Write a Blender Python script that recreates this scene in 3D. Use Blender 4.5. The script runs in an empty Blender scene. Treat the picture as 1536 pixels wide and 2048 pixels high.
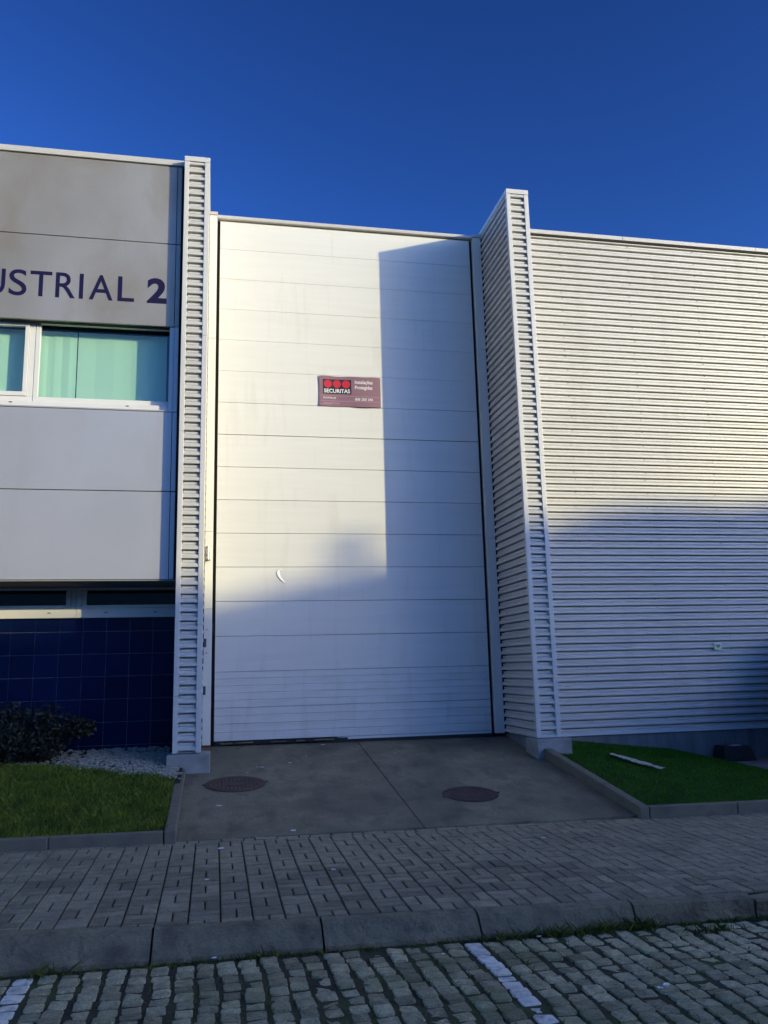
import bpy, math, random
import numpy as np
from mathutils import Vector, Matrix

random.seed(7)
rng = np.random.default_rng(11)
S = bpy.context.scene
COL = S.collection

# ------------------------------------------------------------------ camera
yaw, pit, rol = (math.radians(a) for a in (11.61, 10.653, -1.436))
fw = Vector((math.sin(yaw)*math.cos(pit), math.cos(yaw)*math.cos(pit), math.sin(pit)))
rt = Vector((math.cos(yaw), -math.sin(yaw), 0)); up = rt.cross(fw)
r2 = math.cos(rol)*rt + math.sin(rol)*up
u2 = -math.sin(rol)*rt + math.cos(rol)*up
cam = bpy.data.cameras.new('camera'); camo = bpy.data.objects.new('camera', cam); COL.objects.link(camo)
cam.sensor_fit = 'VERTICAL'; cam.sensor_height = 36.0; cam.sensor_width = 27.0
cam.lens = 1664.8/2048*36; cam.clip_end = 6000; cam.clip_start = 0.05
M = Matrix((r2, u2, -fw)).transposed().to_4x4(); M.translation = (0, -12.25, 1.0)
camo.matrix_world = M
S.camera = camo

# ------------------------------------------------------------------ sky, sun, exposure
AZ, EL = math.radians(51.95), math.radians(12.37)
SUN = Vector((math.sin(AZ)*math.cos(EL), -math.cos(AZ)*math.cos(EL), math.sin(EL)))
W = bpy.data.worlds.new('World'); S.world = W; W.use_nodes = True
nt = W.node_tree; bg = nt.nodes['Background']
sky = nt.nodes.new('ShaderNodeTexSky'); sky.sky_type = 'NISHITA'; sky.sun_disc = False
sky.sun_elevation = EL; sky.sun_rotation = math.atan2(SUN.x, SUN.y)
sky.air_density = 1.0; sky.dust_density = 1.0; sky.ozone_density = 4.0; sky.altitude = 200
hs = nt.nodes.new('ShaderNodeMix'); hs.data_type = 'RGBA'; hs.blend_type = 'MULTIPLY'; hs.inputs[0].default_value = 1
hs.inputs[7].default_value = (.415, .405, .45, 1)          # the photograph's cool white balance
sat = nt.nodes.new('ShaderNodeGamma'); sat.inputs['Gamma'].default_value = 1.9      # the camera's contrast on the clear sky
nt.links.new(sky.outputs[0], sat.inputs['Color']); nt.links.new(sat.outputs[0], hs.inputs[6]); nt.links.new(hs.outputs[2], bg.inputs[0])
bg.inputs[1].default_value = 0.15
sl = bpy.data.lights.new('sun', 'SUN'); slo = bpy.data.objects.new('sun', sl); COL.objects.link(slo)
sl.energy = 3.05; sl.angle = math.radians(0.53); sl.color = (1.0, 0.885, 0.46)
slo.rotation_euler = (-SUN).to_track_quat('-Z', 'Y').to_euler(); slo.location = (20, -20, 12)
S.view_settings.view_transform = 'Standard'; S.view_settings.look = 'None'
S.view_settings.exposure = 0.40; S.view_settings.gamma = 1.0; S.view_settings.use_curve_mapping = False
S.cycles.max_bounces = 8; S.cycles.transparent_max_bounces = 12

# ------------------------------------------------------------------ ground functions
def DW(x, y): return -.015 - .006*x + .132*y          # driveway ramp
def PAV(x, y): return -.484 - .012*x + .012*y         # pavement
def ROAD(x, y=0): return -.70 - .012*x                # cobbled street
def LAWN(x, y): return .075 + .132*y
def TURF(x, y):
    zw = float(np.interp(x, [4.4, 5.1, 6.81, 7.5, 8], [-.03, -.11, -.31, -.475, -.49]))
    zf = PAV(x, -3.9) + .10
    t = max(0., min(1., (-.19 - y)/3.7))
    return zw + (zf - zw)*t**1.15
def KBACK(x): return -6.44 - .045*x                   # back edge of the street kerb

# ------------------------------------------------------------------ materials
def N(nt, kind, **kw):
    n = nt.nodes.new(kind)
    for k, v in kw.items():
        if k in n.inputs.keys(): n.inputs[k].default_value = v
        else: setattr(n, k, v)
    return n
def mat(name, base, rough=.6, metal=0., spec=.5, var=0., vscale=3., dirt=None, dscale=1.2, damt=.0, stretch=(1,1,1),
        bump=0., bscale=60., bdist=.01, rnd=0., fine=0., fscale=120., dirt2=None):
    m = bpy.data.materials.new(name); m.use_nodes = True
    t = m.node_tree; L = t.links.new; p = t.nodes['Principled BSDF']
    p.inputs['Roughness'].default_value = rough; p.inputs['Metallic'].default_value = metal
    p.inputs['Specular IOR Level'].default_value = spec
    c = N(t, 'ShaderNodeRGB'); c.outputs[0].default_value = (*base, 1); col = c.outputs[0]
    geo = N(t, 'ShaderNodeNewGeometry'); mp = N(t, 'ShaderNodeMapping'); mp.inputs['Scale'].default_value = stretch
    L(geo.outputs['Position'], mp.inputs['Vector']); pos = mp.outputs[0]
    def scale_by(col, fac_socket, lo, hi):
        r = N(t, 'ShaderNodeMapRange'); L(fac_socket, r.inputs[0]); r.inputs[1].default_value = .25; r.inputs[2].default_value = .75
        r.inputs[3].default_value = lo; r.inputs[4].default_value = hi
        mx = N(t, 'ShaderNodeMix', data_type='RGBA', blend_type='MULTIPLY'); mx.inputs[0].default_value = 1
        L(col, mx.inputs[6]); L(r.outputs[0], mx.inputs[7]); return mx.outputs[2]
    if var:
        n = N(t, 'ShaderNodeTexNoise'); n.inputs['Scale'].default_value = vscale; n.inputs['Detail'].default_value = 6
        n.inputs['Roughness'].default_value = .65
        L(pos, n.inputs['Vector']); col = scale_by(col, n.outputs[0], 1-var, 1+var)
    if fine:
        n = N(t, 'ShaderNodeTexNoise'); n.inputs['Scale'].default_value = fscale; n.inputs['Detail'].default_value = 3
        L(pos, n.inputs['Vector']); col = scale_by(col, n.outputs[0], 1-fine, 1+fine)
    if dirt:
        n = N(t, 'ShaderNodeTexNoise'); n.inputs['Scale'].default_value = dscale; n.inputs['Detail'].default_value = 5
        L(pos, n.inputs['Vector'])
        r = N(t, 'ShaderNodeMapRange'); L(n.outputs[0], r.inputs[0]); r.inputs[1].default_value = .45; r.inputs[2].default_value = .72
        r.inputs[4].default_value = damt
        mx = N(t, 'ShaderNodeMix', data_type='RGBA'); L(r.outputs[0], mx.inputs[0]); L(col, mx.inputs[6])
        mx.inputs[7].default_value = (*dirt, 1); col = mx.outputs[2]
    if dirt2:                                    # (colour, scale, amount, low, high, stretch)
        m2 = N(t, 'ShaderNodeMapping'); m2.inputs['Scale'].default_value = dirt2[5]; L(geo.outputs['Position'], m2.inputs['Vector'])
        n = N(t, 'ShaderNodeTexNoise'); n.inputs['Scale'].default_value = dirt2[1]; n.inputs['Detail'].default_value = 7; n.inputs['Roughness'].default_value = .6
        n.inputs['Distortion'].default_value = .4
        L(m2.outputs[0], n.inputs['Vector'])
        r = N(t, 'ShaderNodeMapRange'); L(n.outputs[0], r.inputs[0]); r.inputs[1].default_value = dirt2[3]; r.inputs[2].default_value = dirt2[4]; r.inputs[4].default_value = dirt2[2]
        mx = N(t, 'ShaderNodeMix', data_type='RGBA'); L(r.outputs[0], mx.inputs[0]); L(col, mx.inputs[6])
        mx.inputs[7].default_value = (*dirt2[0], 1); col = mx.outputs[2]
    if rnd:
        oi = N(t, 'ShaderNodeObjectInfo')
        r = N(t, 'ShaderNodeMapRange'); L(oi.outputs['Random'], r.inputs[0]); r.inputs[3].default_value = 1-rnd; r.inputs[4].default_value = 1+rnd
        mx = N(t, 'ShaderNodeMix', data_type='RGBA', blend_type='MULTIPLY'); mx.inputs[0].default_value = 1
        L(col, mx.inputs[6]); L(r.outputs[0], mx.inputs[7]); col = mx.outputs[2]
    L(col, p.inputs['Base Color'])
    if bump:
        n = N(t, 'ShaderNodeTexNoise'); n.inputs['Scale'].default_value = bscale; n.inputs['Detail'].default_value = 5
        L(pos, n.inputs['Vector'])
        b = N(t, 'ShaderNodeBump'); b.inputs['Strength'].default_value = bump; b.inputs['Distance'].default_value = bdist
        L(n.outputs[0], b.inputs['Height']); L(b.outputs[0], p.inputs['Normal'])
    return m

MT = {}
MT['door'] = mat('door_white_steel', (.74,.72,.665), .42, var=.03, vscale=1.5, stretch=(.6,1,9), dirt=(.55,.5,.42), dscale=.8, damt=.12, bump=.05, bscale=22, bdist=.003, rnd=.012, dirt2=((.52,.47,.38), 1.6, .28, .55, .75, (3,1,.35)))
MT['doorlow'] = mat('door_white_ribbed', (.72,.71,.665), .42, var=.05, vscale=2.5, stretch=(.8,1,5), dirt=(.4,.36,.3), dscale=2, damt=.2, rnd=.015, dirt2=((.36,.31,.24), 2.2, .22, .52, .74, (3,1,.5)))
MT['jamb'] = mat('jamb_white_paint', (.78,.755,.68), .45, var=.03, vscale=2, stretch=(4,4,.5), dirt=(.5,.45,.36), dscale=2, damt=.15)
MT['clad'] = mat('silver_grey_cladding', (.62,.595,.55), .45, metal=.1, var=.05, vscale=1.3, stretch=(.7,.7,2.5), dirt=(.5,.47,.42), dscale=1.5, damt=.25, bump=.03, bscale=14, rnd=.035, dirt2=((.40,.36,.30), 1.3, .30, .55, .75, (2.2,2.2,.25)))
MT['trim'] = mat('silver_grey_trim', (.64,.615,.57), .40, metal=.1, var=.05, vscale=2, stretch=(3,3,.6))
MT['coping'] = mat('pale_grey_coping', (.55,.52,.475), .42, metal=.1, var=.05, vscale=3)
MT['panel'] = mat('grey_composite_panel', (.40,.375,.335), .42, metal=.4, var=.05, vscale=.8, stretch=(1,1,.7), dirt=(.27,.235,.18), dscale=.55, damt=.6, fine=.03, fscale=400, dirt2=((.25,.185,.105), .8, .50, .44, .74, (1.3,1,.8)))
MT['panel_low'] = mat('pale_grey_composite_panel', (.50,.485,.48), .42, metal=.38, var=.04, vscale=.8, dirt=(.40,.39,.36), dscale=.6, damt=.4, fine=.02, fscale=400, dirt2=((.40,.37,.33), 1.2, .3, .5, .75, (2,1,.4)))
MT['white_alu'] = mat('white_aluminium', (.72,.70,.66), .35, var=.04, vscale=4)
MT['tile'] = mat('navy_glazed_tile', (.003,.009,.050), .25, spec=.20, var=.12, vscale=5, rnd=.18, bump=.04, bscale=9)
MT['grout'] = mat('pale_tile_grout', (.23,.25,.30), .8, var=.5, vscale=4)
MT['blind'] = mat('pale_roller_blind', (.80,.79,.72), .8, var=.02, vscale=2, stretch=(1.5,1,.3))
MT['darkroom'] = mat('dark_interior', (.02,.022,.025), .8)
MT['black'] = mat('black_rubber', (.012,.012,.014), .55)
MT['shadowgap'] = mat('dark_brown_gap', (.02,.014,.010), .8)
MT['concrete_block'] = mat('grey_concrete_block', (.32,.31,.28), .85, var=.16, vscale=6, dirt=(.14,.13,.11), dscale=4, damt=.6, bump=.25, bscale=60, bdist=.006)
MT['plinth'] = mat('stained_concrete_plinth', (.20,.205,.20), .85, var=.2, vscale=2.5, stretch=(2.5,2.5,.5), dirt=(.09,.09,.085), dscale=3, damt=.6, bump=.2, bscale=50)
MT['drive'] = mat('worn_dark_concrete', (.20,.178,.110), .82, var=.42, vscale=1.6, dirt=(.098,.090,.062), dscale=.9, damt=.8, fine=.4, fscale=80, bump=.4, bscale=110, bdist=.008, dirt2=((.050,.045,.036), 2.6, .6, .50, .74, (1.6,.7,1)))
MT['kerb'] = mat('weathered_kerb_concrete', (.215,.180,.105), .85, var=.35, vscale=5, dirt=(.080,.064,.042), dscale=4.5, damt=.85, fine=.28, fscale=100, bump=.7, bscale=38, bdist=.016, dirt2=((.05,.046,.038), 5, .7, .56, .70, (1,1,1)))
MT['edging'] = mat('garden_edging_concrete', (.19,.165,.112), .85, var=.35, vscale=5, dirt=(.07,.07,.055), dscale=5, damt=.7, fine=.2, bump=.4, bscale=70, bdist=.008)
MT['paver'] = mat('grey_paver', (.245,.210,.130), .84, var=.32, vscale=9, rnd=.26, dirt=(.11,.096,.066), dscale=2.6, damt=.6, fine=.45, fscale=110, bump=.35, bscale=160, bdist=.005)
MT['joint'] = mat('dark_joint_soil', (.018,.017,.014), .95, var=.4, vscale=9, bump=.5, bscale=80)
MT['cobble'] = mat('granite_cobble', (.34,.295,.165), .76, var=.45, vscale=14, rnd=.34, dirt=(.15,.155,.055), dscale=2.2, damt=.7, fine=.4, fscale=90, bump=.7, bscale=60, bdist=.010)
MT['cobble_white'] = mat('white_painted_cobble', (.80,.74,.60), .7, var=.12, vscale=10, rnd=.08, dirt=(.22,.21,.19), dscale=16, damt=.75, bump=.4, bscale=70, bdist=.008)
MT['roadbed'] = mat('mossy_road_joint', (.034,.031,.015), .95, var=.5, vscale=6, dirt=(.060,.085,.012), dscale=2.5, damt=.9, bump=.6, bscale=60, bdist=.02)
MT['soil'] = mat('dark_soil', (.022,.019,.015), .95, var=.4, vscale=8, bump=.6, bscale=40, bdist=.03)
MT['ground'] = mat('plain_asphalt_ground', (.055,.055,.055), .9, var=.2, vscale=.5)
MT['iron'] = mat('rusty_cast_iron', (.062,.038,.030), .65, metal=.2, var=.3, vscale=9, dirt=(.10,.062,.045), dscale=5, damt=.7, bump=.4, bscale=70, bdist=.006)
MT['rust'] = mat('orange_rust', (.16,.055,.018), .85, var=.4, vscale=14)
MT['steel'] = mat('brushed_steel', (.6,.58,.54), .25, metal=1.)
MT['navy'] = mat('navy_letter_vinyl', (.012,.010,.050), .6, spec=.15)
MT['gravel'] = mat('pale_gravel_stone', (.33,.305,.235), .85, var=.45, vscale=16)
MT['leaf'] = mat('dark_shrub_leaf', (.018,.022,.010), .6, var=.5, vscale=9)
MT['twig'] = mat('dark_bark', (.03,.022,.016), .9)
MT['plum'] = mat('faded_plum_sign', (.25,.125,.165), .55, var=.06, vscale=9, dirt=(.25,.12,.13), dscale=8, damt=.5)
MT['sblack'] = mat('sign_black', (.012,.008,.010), .5)
MT['sred'] = mat('sign_red', (.55,.010,.022), .5)
MT['swhite'] = mat('sign_white', (.78,.76,.74), .5)
MT['spink'] = mat('sign_pale_line', (.42,.28,.31), .5)
MT['white'] = mat('white_scrap', (.70,.70,.68), .7, var=.1, vscale=30)
MT['sticker'] = mat('pale_sticker', (.78,.77,.70), .6)
MT['sgreen'] = mat('sticker_green', (.22,.34,.06), .6)
MT['opp'] = mat('render_wall_opposite', (.34,.32,.30), .85, var=.1, vscale=.3)
MT['oppglass'] = mat('dark_window_opposite', (.03,.035,.04), .2)

def grass_mat(name, a, b, dry):
    m = bpy.data.materials.new(name); m.use_nodes = True; t = m.node_tree; L = t.links.new; p = t.nodes['Principled BSDF']
    p.inputs['Roughness'].default_value = .6; p.inputs['Specular IOR Level'].default_value = .2
    g = N(t, 'ShaderNodeNewGeometry'); n = N(t, 'ShaderNodeTexNoise'); n.inputs['Scale'].default_value = 3.5; n.inputs['Detail'].default_value = 5
    L(g.outputs['Position'], n.inputs['Vector'])
    r = N(t, 'ShaderNodeValToRGB'); r.color_ramp.elements[0].position = .3; r.color_ramp.elements[0].color = (*a, 1)
    r.color_ramp.elements[1].position = .68; r.color_ramp.elements[1].color = (*b, 1)
    L(n.outputs[0], r.inputs[0])
    r2_ = N(t, 'ShaderNodeMapRange'); L(g.outputs['Random Per Island'], r2_.inputs[0]); r2_.inputs[1].default_value = .86; r2_.inputs[2].default_value = 1.
    r2_.inputs[4].default_value = .8
    mx = N(t, 'ShaderNodeMix', data_type='RGBA'); L(r2_.outputs[0], mx.inputs[0]); L(r.outputs[0], mx.inputs[6]); mx.inputs[7].default_value = (*dry, 1)
    L(mx.outputs[2], p.inputs['Base Color']); return m
MT['grass'] = grass_mat('lawn_grass', (.070,.110,.008), (.165,.210,.018), (.26,.23,.05))
MT['turf'] = grass_mat('artificial_turf', (.026,.105,.003), (.050,.160,.004), (.11,.20,.012))
MT['weed'] = grass_mat('joint_weed', (.050,.070,.008), (.120,.135,.020), (.22,.16,.06))

def glass_mat(name, tint, refl=1.0):
    m = bpy.data.materials.new(name); m.use_nodes = True; t = m.node_tree; L = t.links.new
    for n in list(t.nodes):
        if n.type != 'OUTPUT_MATERIAL': t.nodes.remove(n)
    out = [n for n in t.nodes if n.type == 'OUTPUT_MATERIAL'][0]
    tr = N(t, 'ShaderNodeBsdfTransparent'); tr.inputs[0].default_value = (*tint, 1)
    gl = N(t, 'ShaderNodeBsdfGlossy'); gl.inputs['Roughness'].default_value = .02; gl.inputs[0].default_value = (refl, refl, refl, 1)
    lw = N(t, 'ShaderNodeLayerWeight'); pw = N(t, 'ShaderNodeMath', operation='POWER'); pw.inputs[1].default_value = 4.0; L(lw.outputs['Facing'], pw.inputs[0])
    fr = N(t, 'ShaderNodeMath', operation='MULTIPLY_ADD'); fr.inputs[1].default_value = .9; fr.inputs[2].default_value = .05; L(pw.outputs[0], fr.inputs[0])
    mx = N(t, 'ShaderNodeMixShader'); L(fr.outputs[0], mx.inputs[0]); L(tr.outputs[0], mx.inputs[1]); L(gl.outputs[0], mx.inputs[2])
    L(mx.outputs[0], out.inputs[0]); return m
MT['glass'] = glass_mat('green_tinted_glass', (.815,.94,.885))
MT['glass_dark'] = glass_mat('dark_tinted_glass', (.45,.55,.55))

# ------------------------------------------------------------------ mesh helpers
class MB:
    def __init__(s): s.v = []; s.f = []
    def add(s, vs, fs):
        o = len(s.v); s.v += [tuple(q) for q in vs]; s.f += [tuple(i+o for i in q) for q in fs]; return s
    def box(s, x0, x1, y0, y1, z0, z1):
        return s.add([(x0,y0,z0),(x1,y0,z0),(x1,y1,z0),(x0,y1,z0),(x0,y0,z1),(x1,y0,z1),(x1,y1,z1),(x0,y1,z1)],
                     [(0,3,2,1),(4,5,6,7),(0,1,5,4),(1,2,6,5),(2,3,7,6),(3,0,4,7)])
    def hexa(s, b, tp):   # bottom ring 4, top ring 4
        return s.add(list(b)+list(tp), [(0,3,2,1),(4,5,6,7),(0,1,5,4),(1,2,6,5),(2,3,7,6),(3,0,4,7)])
    def prism(s, loop, a, b):  # loop of 3d pts (fn offset) : connects loop a and b
        n = len(a); return s.add(list(a)+list(b), [tuple(range(n))[::-1], tuple(range(n, 2*n))]+[(i,(i+1)%n,n+(i+1)%n,n+i) for i in range(n)])
    def cyl(s, c, r, ax, h, n=16, r2=None):
        c = Vector(c); ax = Vector(ax).normalized(); a = ax.orthogonal().normalized(); b = ax.cross(a); r2 = r if r2 is None else r2
        A = [c + r*(math.cos(2*math.pi*i/n)*a + math.sin(2*math.pi*i/n)*b) for i in range(n)]
        B = [c + ax*h + r2*(math.cos(2*math.pi*i/n)*a + math.sin(2*math.pi*i/n)*b) for i in range(n)]
        return s.prism(None, A, B)
    def tube(s, pts, rad, n=6):
        pts = [Vector(p) for p in pts]; rings = []
        for i, p in enumerate(pts):
            d = (pts[min(i+1,len(pts)-1)] - pts[max(i-1,0)]).normalized(); a = d.orthogonal().normalized(); b = d.cross(a)
            r = rad[i] if isinstance(rad, (list, tuple)) else rad
            rings.append([p + r*(math.cos(2*math.pi*k/n)*a + math.sin(2*math.pi*k/n)*b) for k in range(n)])
        o = len(s.v)
        for R in rings: s.v += [tuple(q) for q in R]
        for i in range(len(rings)-1):
            for k in range(n): s.f.append((o+i*n+k, o+i*n+(k+1)%n, o+(i+1)*n+(k+1)%n, o+(i+1)*n+k))
        return s
    def mesh(s, name, m, smooth=False):
        me = bpy.data.meshes.new(name); me.from_pydata(s.v, [], s.f); me.materials.append(m)
        if smooth: me.polygons.foreach_set('use_smooth', [True]*len(me.polygons))
        me.update(); return me
    def build(s, name, m, parent=None, bevel=0., smooth=False, seg=2):
        return link(name, s.mesh(name, m, smooth), parent, bevel, seg)
def link(name, me, parent=None, bevel=0., seg=2):
    o = bpy.data.objects.new(name, me); COL.objects.link(o)
    if parent: o.parent = parent
    if bevel:
        b = o.modifiers.new('bevel', 'BEVEL'); b.width = bevel; b.segments = seg; b.limit_method = 'ANGLE'; b.angle_limit = math.radians(40)
    return o
def tag(o, label=None, cat=None, group=None, kind=None):
    if label: o['label'] = label
    if cat: o['category'] = cat
    if group: o['group'] = group
    if kind: o['kind'] = kind
    return o
def thing(name, label, cat, loc=(0,0,0), group=None):
    o = bpy.data.objects.new(name, None); COL.objects.link(o); o.empty_display_size = .1
    tag(o, label, cat, group); return o      # the Empty stays at the origin of the site so parts keep site coordinates
def at(o, loc):                               # move a thing's Empty to its base without moving its parts
    d = Vector(loc); o.location = d
    for c in o.children: c.location = c.location - d
    return o
def np_mesh(name, V, F, m):
    me = bpy.data.meshes.new(name); V = np.asarray(V, np.float32); F = np.asarray(F, np.int32); k = F.shape[1]
    me.vertices.add(len(V)); me.vertices.foreach_set('co', V.ravel())
    me.loops.add(F.size); me.loops.foreach_set('vertex_index', F.ravel())
    me.polygons.add(len(F)); me.polygons.foreach_set('loop_start', np.arange(0, F.size, k, dtype=np.int32))
    me.polygons.foreach_set('loop_total', np.full(len(F), k, np.int32)) if hasattr(me.polygons[0], 'loop_total') and False else None
    me.materials.append(m); me.update(calc_edges=True); me.validate(); return me

PITCH = .114
def corr_profile(n, z_top):
    """points (z, out) from the top down; out = 0 recess, .03 rib face; n periods"""
    pts = []
    for i in range(n):
        z = z_top - i*PITCH
        pts += [(z, .030), (z-.033, .030), (z-.0355, .026), (z-.037, -.055), (z-.054, -.055), (z-.056, 0), (z-.085, 0), (z-.0855, -.008), (z-.0895, -.008), (z-.091, .004), (z-.1125, .0285)]
    pts.append((z_top - n*PITCH, .030))
    return pts
def corr_sheet(name, n, z_top, a, b, out_dir, base, m, parent, zmin=-9):
    """corrugated sheet between points a and b (xy), rib offset along out_dir from the line"""
    mb = MB(); pr = [(max(z, zmin), o) for z, o in corr_profile(n, z_top)]
    nv = len(pr)
    for (px, py) in (a, b):
        for z, o in pr: mb.v.append((px+out_dir[0]*(base+o), py+out_dir[1]*(base+o), z))
    for i in range(nv-1):
        if abs(pr[i][0]-pr[i+1][0]) < 1e-6 and abs(pr[i][1]-pr[i+1][1]) < 1e-6: continue
        mb.f.append((i, i+1, nv+i+1, nv+i))
    zt_, zb_ = pr[0][0], pr[-1][0]; k = len(mb.v)          # closed back and ends, so the sheet is a solid
    for (px, py) in (a, b):
        for z in (zt_, zb_): mb.v.append((px+out_dir[0]*(base-.068), py+out_dir[1]*(base-.068), z))
    mb.f += [(k, k+2, k+3, k+1), (0, nv, k+2, k), (nv-1, k+1, k+3, 2*nv-1)]
    ends = []
    for o_e, kk in ((0, k), (nv, k+2)):
        i = 0
        # cap as a strip of quads from every profile point to the back plane
        base_i = len(mb.v); px, py = a if o_e == 0 else b
        for z, o in pr: mb.v.append((px+out_dir[0]*(base-.068), py+out_dir[1]*(base-.068), z))
        for i in range(nv-1):
            if abs(pr[i][0]-pr[i+1][0]) > 1e-6: mb.f.append((o_e+i, o_e+i+1, base_i+i+1, base_i+i))
    return mb.build(name, m, parent)

# ================================================================== THE SETTING
# ground reaching the horizon
mb = MB(); xs = [-3000, -20, 20, 3000]
for y in (-3000, -9.6, 40, 3000):
    for x in xs: mb.v.append((x, y, -.86 - .012*max(-20, min(20, x))))
for j in range(3):
    for i in range(3): mb.f.append((j*4+i, j*4+i+1, j*4+i+5, j*4+i+4))
tag(mb.build('ground', MT['ground']), kind='structure')

# driveway: two concrete slabs with a joint
drive = tag(bpy.data.objects.new('driveway', None), kind='structure'); COL.objects.link(drive)
def sheet(f, x0, x1, y0, y1, nx, ny, depth=.2, skew=None):
    mb = MB()
    X = np.linspace(x0, x1, nx+1); Y = np.linspace(y0, y1, ny+1)
    for y in Y:
        for x in X:
            xx = skew(x, y) if skew else x
            mb.v.append((xx, y, f(xx, y)))
    for j in range(ny):
        for i in range(nx): a = j*(nx+1)+i; mb.f.append((a, a+1, a+nx+2, a+nx+1))
    # skirt
    ring = [i for i in range(nx+1)] + [(j+1)*(nx+1)-1 for j in range(1, ny+1)] + [ny*(nx+1)+i for i in range(nx-1, -1, -1)] + [j*(nx+1) for j in range(ny-1, 0, -1)]
    o = len(mb.v)
    for i in ring: v = mb.v[i]; mb.v.append((v[0], v[1], v[2]-depth))
    for k in range(len(ring)): a, b = ring[k], ring[(k+1)%len(ring)]; mb.f.append((b, a, o+k, o+(k+1)%len(ring)))
    return mb
sheet(DW, -.33, 2.040, -3.88, .3, 6, 8, .25).build('slab', MT['drive'], drive, .006)
sheet(DW, 2.049, 4.31, -3.88, .3, 6, 8, .25).build('slab', MT['drive'], drive, .006)
sheet(lambda x, y: DW(x, y)-.03, -.33, 4.31, -3.87, .25, 2, 2, .1).build('joint_bed', MT['joint'], drive)

# lawn soil, gravel bed, turf base, pad
tag(sheet(lambda x, y: LAWN(x, y)-.012, -9, -.36, -3.84, -.25, 8, 8).build('lawn_soil', MT['soil']), kind='structure')
tag(sheet(lambda x, y: TURF(x, y)-.008, 4.36, 7.36, -3.86, -.17, 14, 14).build('turf_base', mat('turf_backing', (.012,.035,.010), .9)), kind='structure')
tag(sheet(lambda x, y: -.492-.004*(x-7.3), 7.30, 13, -3.86, -.17, 4, 4).build('concrete_pad', mat('pale_concrete_pad', (.22,.22,.215), .85, var=.25, vscale=4, dirt=(.10,.10,.10), dscale=5, damt=.6, bump=.3, bscale=60)), kind='structure')

# ------------------------------------------------------------------ pavement: basket-weave pavers
pav = tag(bpy.data.objects.new('pavement', None), kind='structure'); COL.objects.link(pav)
mb = MB(); mb.hexa([(-9, KBACK(-9)+.003, -1), (12, KBACK(12)+.003, -1), (12, -3.86, -1), (-9, -3.86, -1)],
    [(-9, KBACK(-9)+.003, PAV(-9, KBACK(-9))-.016), (12, KBACK(12)+.003, PAV(12, KBACK(12))-.016), (12, -3.86, PAV(12, -3.86)-.016), (-9, -3.86, PAV(-9, -3.86)-.016)])
mb.build('joint_bed', MT['joint'], pav)
CX, CY = .2065, .2163
def paver_block(w, d):
    mb = MB(); b = .006; h = .06; x, y = w/2, d/2
    rings = [(x, y, -h), (x, y, -b), (x-b*.8, y-b*.8, 0)]
    for (a, c, z) in rings: mb.v += [(-a,-c,z),(a,-c,z),(a,c,z),(-a,c,z)]
    for k in range(2):
        for i in range(4): mb.f.append((4*k+i, 4*k+(i+1)%4, 4*k+4+(i+1)%4, 4*k+4+i))
    mb.f.append((8,9,10,11)); return mb
J = .011
spots = []
YS = -3.985
for c in range(-42, 58):
    xc = -.35 + CX*(c+.5)
    for k in range(0, 14):
        yb = YS - CY*(k+.5)
        if yb - CY/2 < KBACK(xc) - .02: 
            # cut bricks at the kerb
            top = YS - CY*k; bot = KBACK(xc) + .004
            d = top - bot
            if d > .035:
                if (c+k) % 2 == 0:
                    for s in (-1, 1): spots.append((xc+s*CX/4, (top+bot)/2, 'cut', CX/2-J, d-J*.6))
                else: spots.append((xc, (top+bot)/2, 'cut', CX-J, d-J*.6))
            break
        if (c+k) % 2 == 0:
            for s in (-1, 1): spots.append((xc+s*CX/4, yb, 'h', CX/2-J, CY-J))
        else:
            for s in (-1, 1): spots.append((xc, yb+s*CY/4, 's', CX-J, CY/2-J))
# border course along the driveway and garden edging
x = -9.0; i = 0
while x < 12:
    w = CX if i % 3 else CX/2
    spots.append((x+w/2, -3.985+.054, 'b', w-J, .106-J)); x += w; i += 1
vw = Vector((0, -12.25, 1.0))
def in_view(x, y, z, pad=0.):
    d = Vector((x, y, z)) - vw; t = d.dot(fw)
    if t <= .1: return False
    px = 768+1664.8*d.dot(r2)/t; py = 1024-1664.8*d.dot(u2)/t
    return -pad < px < 1536+pad and -pad < py < 2048+pad
spots = [(s, in_view(s[0], s[1], PAV(s[0], s[1]), 10), (Vector((s[0], s[1], PAV(s[0], s[1]))) - vw).length) for s in spots]
spots.sort(key=lambda q: (not q[1], q[2]))
cache = {}; rest = MB(); cnt = 0
tilt = Vector((.012, -.012, 1)).normalized()
for (s, vis, dist) in spots:
    x, y, kind, w, d = s
    dz = random.uniform(-.0035, .003); rz = random.uniform(-.012, .012)
    if cnt < 300 and vis:
        key = (round(w, 3), round(d, 3))
        if key not in cache: cache[key] = paver_block(w, d).mesh('paver', MT['paver'])
        o = link('paver', cache[key], pav); o.location = (x, y, PAV(x, y)+dz)
        o.rotation_euler = (.012+random.uniform(-.012, .012), .012+random.uniform(-.012, .012), rz); cnt += 1
    else:
        b = paver_block(w, d); cr, sr = math.cos(rz), math.sin(rz)
        tx, ty = random.uniform(-.012, .012), random.uniform(-.012, .012)
        rest.add([(x+cr*p[0]-sr*p[1], y+sr*p[0]+cr*p[1], p[2]+PAV(x+p[0], y+p[1])+dz+tx*p[0]+ty*p[1]) for p in b.v], b.f)
tag(rest.build('pavers', MT['paver'], pav), kind='stuff')

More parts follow.
